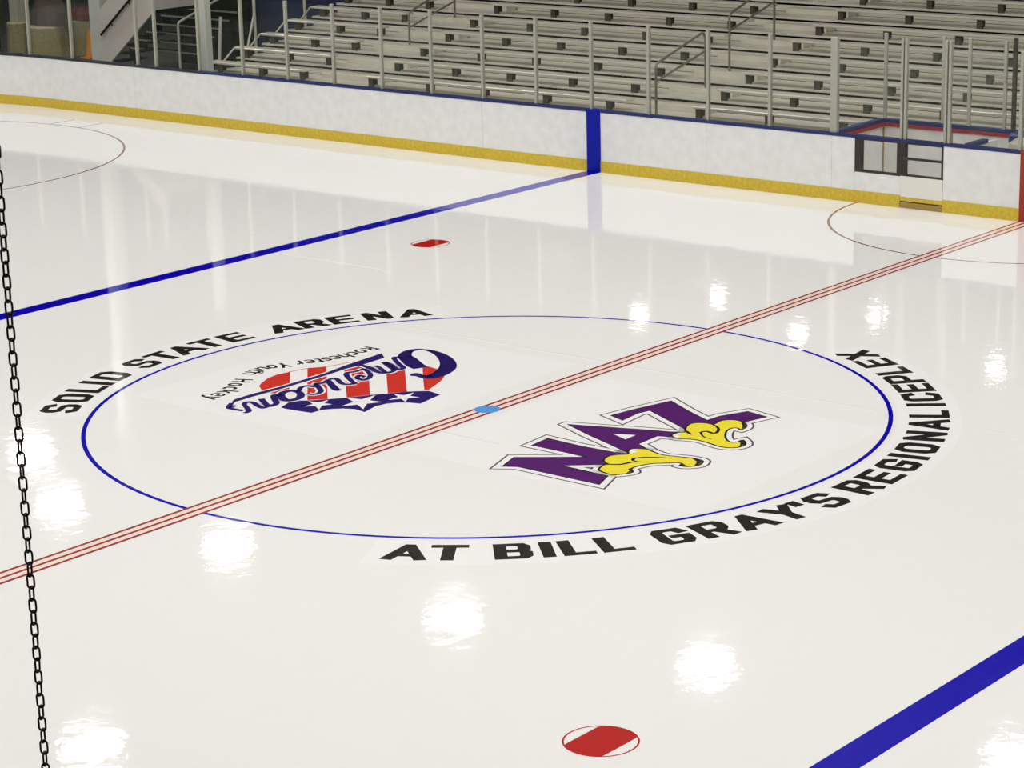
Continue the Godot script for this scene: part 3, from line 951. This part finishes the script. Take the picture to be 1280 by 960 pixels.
const NAZ := {
	"letter_n": [-0.623, 1.454, -0.732, 1.13, -0.107, 0.679, -0.39, 0.664, -0.862, 0.663, -0.883, 0.358, -0.417, 0.384, 0.004, 0.365, 0.176, 0.327, 0.309, 0.557, 0.22, 0.774, -0.139, 1.07, 0.489, 1.084, 0.595, 1.368, -0.482, 1.368],
	"letter_a": [-1.045, -0.205, -0.501, -0.412, -0.18, -0.538, 0.141, -0.641, 0.139, -0.521, 0.198, -0.467, 0.041, -0.405, 0.053, -0.037, 0.232, 0.059, 0.118, 0.158, 0.152, 0.285, -0.225, 0.134, -0.617, -0.017],
	"a_hole": [-0.403, -0.191, -0.171, -0.295, -0.161, -0.098],
	"letter_z": [-0.872, -0.773, -0.795, -1.183, -0.672, -1.657, -0.265, -1.422, 0.137, -1.223, 0.156, -1.451, 0.301, -1.788, 0.603, -1.721, 0.533, -1.474, 0.51, -1.409, 0.368, -1.065, 0.119, -0.843, 0.133, -0.804, -0.632, -1.193, -0.679, -1.008, -0.646, -0.689],
	"claw1": [0.162, -0.527, 0.17, -0.648, 0.215, -0.708, 0.132, -0.828, 0.077, -0.97, 0.099, -1.064, 0.197, -1.117, 0.275, -1.122, 0.295, -1.171, 0.281, -1.289, 0.341, -1.38, 0.446, -1.404, 0.56, -1.345, 0.634, -1.25, 0.651, -1.141, 0.591, -1.171, 0.536, -1.134, 0.542, -1.017, 0.636, -0.843, 0.748, -0.709, 0.846, -0.661, 0.904, -0.711, 0.905, -0.796, 1.008, -0.682, 1.013, -0.569, 0.949, -0.492, 0.835, -0.468, 0.662, -0.509, 0.498, -0.535, 0.364, -0.498, 0.257, -0.461],
	"claw2": [0.154, 0.261, 0.118, 0.158, 0.248, 0.081, 0.385, 0.122, 0.537, 0.15, 0.692, 0.109, 0.845, 0.069, 0.938, 0.071, 1.001, 0.106, 1.039, 0.234, 0.978, 0.329, 0.901, 0.348, 0.881, 0.287, 0.811, 0.275, 0.715, 0.36, 0.605, 0.459, 0.544, 0.59, 0.524, 0.705, 0.558, 0.776, 0.613, 0.824, 0.594, 0.903, 0.504, 1.009, 0.378, 0.998, 0.282, 0.949, 0.234, 0.808, 0.255, 0.749, 0.17, 0.699, 0.117, 0.647, 0.079, 0.517, 0.124, 0.417, 0.201, 0.341],
	"curl1a": [0.188, -0.746, 0.256, -0.698, 0.319, -0.656],
	"curl1b": [0.268, -1.132, 0.378, -1.072, 0.459, -0.983, 0.504, -0.87, 0.472, -0.839, 0.389, -0.862, 0.355, -0.805, 0.393, -0.745, 0.485, -0.667, 0.596, -0.641],
	"curl2a": [0.251, 0.752, 0.359, 0.676, 0.402, 0.558, 0.478, 0.482],
	"curl2b": [0.609, 0.212, 0.441, 0.308, 0.352, 0.402, 0.354, 0.458, 0.395, 0.496, 0.497, 0.491],
	"talon1": [0.894, -0.755, 0.91, -0.799, 1.008, -0.682, 1.013, -0.569, 0.962, -0.673],
	"talon1b": [0.483, -1.39, 0.56, -1.345, 0.634, -1.25, 0.651, -1.141, 0.6, -1.251],
	"talon2": [0.845, 0.069, 0.938, 0.071, 1.001, 0.106, 1.039, 0.234, 1.015, 0.272, 0.964, 0.141],
	"talon2b": [0.877, 0.281, 0.901, 0.348, 0.978, 0.329, 0.932, 0.309],
	"talon2c": [0.526, 0.734, 0.569, 0.791, 0.613, 0.824, 0.594, 0.903, 0.571, 0.811, 0.516, 0.763],
	"feather1": [0.162, -0.527, 0.17, -0.648, 0.216, -0.622, 0.205, -0.543, 0.279, -0.523, 0.257, -0.461],
	"feather2": [0.154, 0.261, 0.118, 0.158, 0.177, 0.13, 0.175, 0.2, 0.233, 0.205, 0.198, 0.284],
}
const AMER := {
	"stripe_a": [0.314, -1.074, 0.353, -1.078, 0.604, -1.03, 0.908, -0.807, 1.024, -0.591, 1.151, -0.242, 1.106, -0.212, 0.763, -0.58],
	"stripe_b": [0.238, -0.498, 0.256, -0.814, 0.993, -0.032, 0.855, 0.153],
	"stripe_c": [-0.47, -0.501, -0.5, -0.77, -0.273, -0.724, 0.729, 0.327, 0.581, 0.57],
	"stripe_d": [-0.759, -0.149, -0.614, -0.336, 0.441, 0.747, 0.278, 0.92],
	"stripe_e": [-0.652, 0.791, -0.72, 0.692, -0.829, 0.469, -0.857, 0.274, -0.816, 0.094, -0.19, 0.743, -0.198, 0.911, -0.311, 0.949, -0.49, 0.908],
	"edge": [-0.816, 0.094, -0.82, 0.111, -0.754, -0.143, -0.611, -0.36, -0.5, -0.77],
	"band": [0.25, 1.334, 0.177, 1.148, 0.132, 1.04, 0.293, 0.929, 0.449, 0.749, 0.593, 0.57, 0.733, 0.332, 0.859, 0.163, 0.993, -0.032, 1.056, -0.095, 1.184, -0.204, 1.409, -0.156, 1.478, 0.275, 1.316, 0.328, 1.229, 0.388, 1.153, 0.5, 1.122, 0.659, 1.19, 0.916, 1.01, 0.886, 0.884, 0.942, 0.789, 1.031, 0.715, 1.129, 0.704, 1.291, 0.526, 1.318, 0.361, 1.335],
	"star1": [0.313, 0.943, 0.475, 0.764, 0.648, 0.882, 0.687, 1.149, 0.444, 1.141],
	"star2": [0.588, 0.577, 0.786, 0.294, 1.061, 0.477, 1.089, 0.832, 0.791, 0.881],
	"star3": [0.937, 0.137, 1.086, -0.054, 1.285, 0.071, 1.279, 0.314, 1.057, 0.368],
	"bar": [-0.505, -1.223, -0.318, -1.076, -0.311, -0.676, -0.345, -0.388, -0.327, -0.01, -0.337, 0.754, -0.368, 1.191, -0.366, 1.463, -0.332, 1.527, -0.403, 1.488, -0.46, 1.396, -0.465, 1.096, -0.417, 0.673, -0.414, -0.101, -0.466, -0.504],
}
const STROKES := {
	"big_a": [0.385, -0.959, 0.221, -1.032, -0.014, -1.184, -0.166, -1.284, -0.275, -1.462, -0.265, -1.607, -0.165, -1.666, 0, -1.649, 0.224, -1.55, 0.463, -1.375, 0.656, -1.153, 0.76, -0.92, 0.787, -0.724, 0.716, -0.667, 0.584, -0.679],
	"m": [-0.106, -1.189, -0.194, -1.188, -0.216, -1.136, 0.002, -0.971, 0.209, -0.838, 0.207, -0.737, -0.026, -0.864, -0.171, -0.906, 0.041, -0.777, 0.197, -0.686, 0.206, -0.541, -0.002, -0.659, -0.15, -0.725],
	"m2": [0.206, -0.541, 0.117, -0.502, -0.122, -0.599, -0.266, -0.633, -0.358, -0.636],
	"e": [-0.165, -0.533, 0.068, -0.389, 0.182, -0.252, 0.198, -0.128, 0.073, -0.156, 0.011, -0.263, 0.112, -0.247],
	"e2": [-0.165, -0.533, -0.158, -0.364, -0.197, -0.272, -0.106, -0.162, 0.129, -0.004, 0.238, 0.047],
	"r": [0.238, 0.047, 0.179, 0.129, 0.084, 0.132, -0.134, 0.007, -0.161, 0.111],
	"i": [-0.137, 0.136, 0.078, 0.283, 0.253, 0.39, 0.259, 0.344],
	"c": [-0.161, 0.111, -0.112, 0.267, -0.16, 0.321, 0.078, 0.49, 0.165, 0.594, 0.165, 0.695, 0.078, 0.714],
	"c2": [-0.148, 0.333, -0.07, 0.426, -0.169, 0.453, -0.188, 0.549, -0.07, 0.715],
	"a": [-0.07, 0.715, -0.169, 0.721, -0.203, 0.827, -0.125, 0.956, 0.043, 1.062, 0.128, 1.023, 0.119, 0.889, 0.024, 0.772, -0.07, 0.715],
	"n": [-0.096, 0.963, -0.191, 0.956, -0.193, 1.01, -0.075, 1.11, 0.084, 1.239, 0.078, 1.362, -0.219, 1.189],
	"n2": [0.078, 1.362, 0.092, 1.462, -0.024, 1.432, -0.181, 1.363, -0.254, 1.401, -0.194, 1.491],
	"s": [-0.194, 1.491, 0.04, 1.642, 0.063, 1.742],
	"s2": [-0.263, 1.696, -0.151, 1.696, -0.017, 1.682],
	"s3": [-0.374, 1.516, -0.261, 1.674, -0.247, 1.567],
}


func grown(p: PackedVector2Array, d: float) -> PackedVector2Array:
	var o := Geometry2D.offset_polygon(p, d, Geometry2D.JOIN_MITER)
	var best := p
	var area := -1.0
	for q in o:
		var s := absf(area_of(q))
		if not Geometry2D.is_polygon_clockwise(q) and s > area:
			area = s
			best = q
	return best

func area_of(q: PackedVector2Array) -> float:
	var s := 0.0
	for i in q.size():
		s += q[i].cross(q[(i + 1) % q.size()])
	return s * 0.5

func ccw(p: PackedVector2Array) -> PackedVector2Array:
	if Geometry2D.is_polygon_clockwise(p):
		p.reverse()
	return p

func wing_logo() -> void:
	var t := thing("ice_logo", "purple NAZ letters with two yellow eagle claws on the near side of red line", "logo", )
	t.position = Vector3(2.193, 0, 0.166)
	var sheet := layer("backing_sheet", rectangle(-1.95, -2.05, 1.95, 1.62), M.sheet, 0.0006, t)
	tag(sheet, "square white backing sheet of the logo")
	var letters: Array[String] = ["letter_n", "letter_a", "letter_z"]
	var claws: Array[String] = ["claw1", "claw2"]
	var all := letters + claws
	for k in all:
		var p := ccw(V(NAZ[k]))
		if k.begins_with("claw"):
			p = ccw(curve(p, true, 3))
		var e := 0.108 if k.begins_with("letter") else 0.10
		layer("outline", grown(p, e), M.ice_grey, 0.0012, t)
		layer("white_border", grown(p, e - 0.023), M.sheet, 0.0020, t)
	for k in letters:
		var p := ccw(V(NAZ[k]))
		var l := layer("letter", grown(p, 0.012), M.ice_black, 0.0028, t)
		layer("fill", grown(p, -0.008), M.ice_purple, 0.0036, l)
		if k == "letter_a":
			layer("counter", V(NAZ["a_hole"]), M.sheet, 0.0044, l)
	for k in claws:
		var p := ccw(curve(V(NAZ[k]), true, 4))
		var l := layer("claw", grown(p, 0.022), M.ice_black, 0.0052, t)
		layer("fill", grown(p, -0.004), M.ice_yellow, 0.0060, l)
		var extra: Array = {"claw1": ["talon1", "talon1b"], "claw2": ["talon2", "talon2b", "talon2c"]}[k]
		for q: String in extra:
			layer("talon", V(NAZ[q]), M.ice_black, 0.0068, l)
		layer("feather_tuft", V(NAZ["feather1" if k == "claw1" else "feather2"]), M.sheet, 0.0068, l)
		for q: String in (["curl1a", "curl1b"] if k == "claw1" else ["curl2a", "curl2b"]):
			var st := mb()
			stroke(st, curve(V(NAZ[q])), 0.03, 0.045, 0.015, 0.0068)
			obj("curl_line", st, M.ice_black, l)

func star(tips: PackedVector2Array) -> PackedVector2Array:
	var c := Vector2.ZERO
	for p in tips:
		c += p / tips.size()
	var out := PackedVector2Array()
	for i in tips.size():
		out.append(tips[i])
		out.append(c + ((tips[i] + tips[(i + 1) % tips.size()]) * 0.5 - c) * 0.47)
	return out

func shield_logo() -> void:
	var t := thing("ice_logo", "red striped shield with navy script word americans and three white stars", "logo")
	t.position = Vector3(-2.277, 0, -0.019)
	tag(layer("backing_sheet", rectangle(-1.6, -2.2, 1.85, 1.95), M.sheet, 0.0006, t), "square white backing sheet of the logo")
	for k: String in ["stripe_a", "stripe_b", "stripe_c", "stripe_d", "stripe_e"]:
		layer("red_stripe", V(AMER[k]), M.ice_flag, 0.0014, t)
	var st := mb()
	stroke(st, curve(V(AMER["edge"])), 0.02, 0.02, 0.02, 0.0014)
	obj("shield_edge", st, M.ice_flag, t)
	var band := layer("star_band", V(AMER["band"]), M.ice_navy, 0.0022, t)
	for k: String in ["star1", "star2", "star3"]:
		layer("star", star(V(AMER[k])), M.sheet, 0.0030, band)
	layer("swash_border", grown(ccw(V(AMER["bar"])), 0.03), M.sheet, 0.0026, t)
	layer("swash", V(AMER["bar"]), M.ice_navy, 0.0040, t)
	var widths := {"big_a": [0.19, 0.13, 0.10], "m": [0.06, 0.08, 0.06], "m2": [0.06, 0.09, 0.06], "a": [0.09, 0.11, 0.09], "n": [0.06, 0.08, 0.08], "i": [0.08, 0.10, 0.05]}
	for k: String in STROKES:
		var p := curve(V(STROKES[k]))
		var w: Array = widths.get(k, [0.06, 0.075, 0.06])
		st = mb()
		if k == "big_a":
			# thick on both sides of the bowl, thin where it turns
			var n := p.size()
			for i in n - 1:
				var f := float(i) / (n - 1)
				var g := float(i + 1) / (n - 1)
				var d := (p[i + 1] - p[i]).normalized() * 0.01
				var wa := 0.06 + 0.16 * pow(absf(cos(f * PI * 1.55 - 0.45)), 1.5)
				var wb := 0.06 + 0.16 * pow(absf(cos(g * PI * 1.55 - 0.45)), 1.5)
				stroke(st, PackedVector2Array([p[i] - d, p[i + 1] + d]), wa, (wa + wb) * 0.5, wb, 0.0040)
			ring(st, p[n - 1] + Vector2(-0.03, 0), 0.0, 0.075, 0.0041, 0, TAU, 16)
		else:
			stroke(st, p, w[0], w[1], w[2], 0.0040)
			var hs := mb()
			stroke(hs, p, w[0] + 0.05, w[1] + 0.05, w[2] + 0.05, 0.0034)
			obj("script_halo", hs, M.sheet, t)
		obj("script_stroke", st, M.ice_navy, t)
	# small arched line of words
	var font := SystemFont.new()
	font.font_names = PackedStringArray(["Droid Sans"])
	font.font_weight = 700
	var path := curve(V([-0.80, -1.42, -0.775, -1.137, -0.80, -0.86, -0.86, -0.60, -0.95, -0.40, -1.04, -0.25, -1.12, -0.06, -1.19, 0.14, -1.165, 0.40, -1.05, 0.64, -0.95, 0.84, -0.86, 1.04, -0.79, 1.2, -0.74, 1.40, -0.70, 1.62]), false, 8)
	var spots := [["R", -1.321], ["o", -1.15], ["c", -1.015], ["h", -0.875], ["e", -0.735], ["s", -0.61], ["t", -0.51], ["e", -0.40], ["r", -0.285], ["Y", -0.09], ["o", 0.05], ["u", 0.18], ["t", 0.30], ["h", 0.415], ["H", 0.73], ["o", 0.90], ["c", 1.045], ["k", 1.19], ["e", 1.345], ["y", 1.49]]
	for s: Array in spots:
		var i := 1
		while i < path.size() - 2 and path[i].y < s[1]:
			i += 1
		var f := clampf((s[1] - path[i - 1].y) / maxf(path[i].y - path[i - 1].y, 0.001), 0, 1)
		var at := path[i - 1].lerp(path[i], f)
		var d := (path[i + 1] - path[i - 1]).normalized()
		var tm := TextMesh.new()
		tm.font = font
		tm.text = s[0]
		tm.font_size = 64
		tm.pixel_size = 0.0050
		tm.depth = 0.0004
		tm.vertical_alignment = VERTICAL_ALIGNMENT_CENTER
		var o := put("letter", tm, M.ice_black, t)
		# text runs along d with its feet away from the shield
		var right := Vector3(d.x, 0, d.y)
		var up := Vector3(d.y, 0, -d.x)
		o.transform = Transform3D(Basis(right * 0.82, up, Vector3.UP), Vector3(at.x, 0.0005, at.y))

# ---------------------------------------------------------------- the chain before the window
func chain() -> void:
	var t := thing("hanging_chain", "dark steel link chain hanging from the roof close to viewer", "chain")
	var at := Vector3(13.236, 0, 17.08)
	var pts := []
	var hw := 0.0083
	var hl := 0.0162
	for k in 24:
		var a := TAU * k / 24.0
		pts.append(Vector3(cos(a) * hw, sin(a) * hw + signf(sin(a)) * (hl - hw), 0))
	var st := mb()
	tube(st, pts, 0.0024, 8, true)
	var link := st.commit()
	var y := 4.92
	var i := 0
	while y < 9.98:
		var o := put("link", link, M.chain, t)
		o.position = Vector3(at.x, y, at.z)
		o.rotation.y = 0.43 + (PI / 2 if i % 2 else 0.0) + 0.12 * sin(i * 0.21)
		y += 0.0276
		i += 1
	st = mb()
	lathe(st, [Vector2(0.01, 9.965), Vector2(0.06, 9.975), Vector2(0.07, 10.0)], 14, Vector3(at.x, 0, at.z))
	obj("ceiling_plate", st, M.chain, t)
	st = mb()
	tube(st, [Vector3(at.x, 4.905, at.z), Vector3(at.x, 4.87, at.z), Vector3(at.x + 0.02, 4.85, at.z), Vector3(at.x + 0.03, 4.88, at.z)], 0.004, 8)
	obj("end_hook", st, M.chain, t)
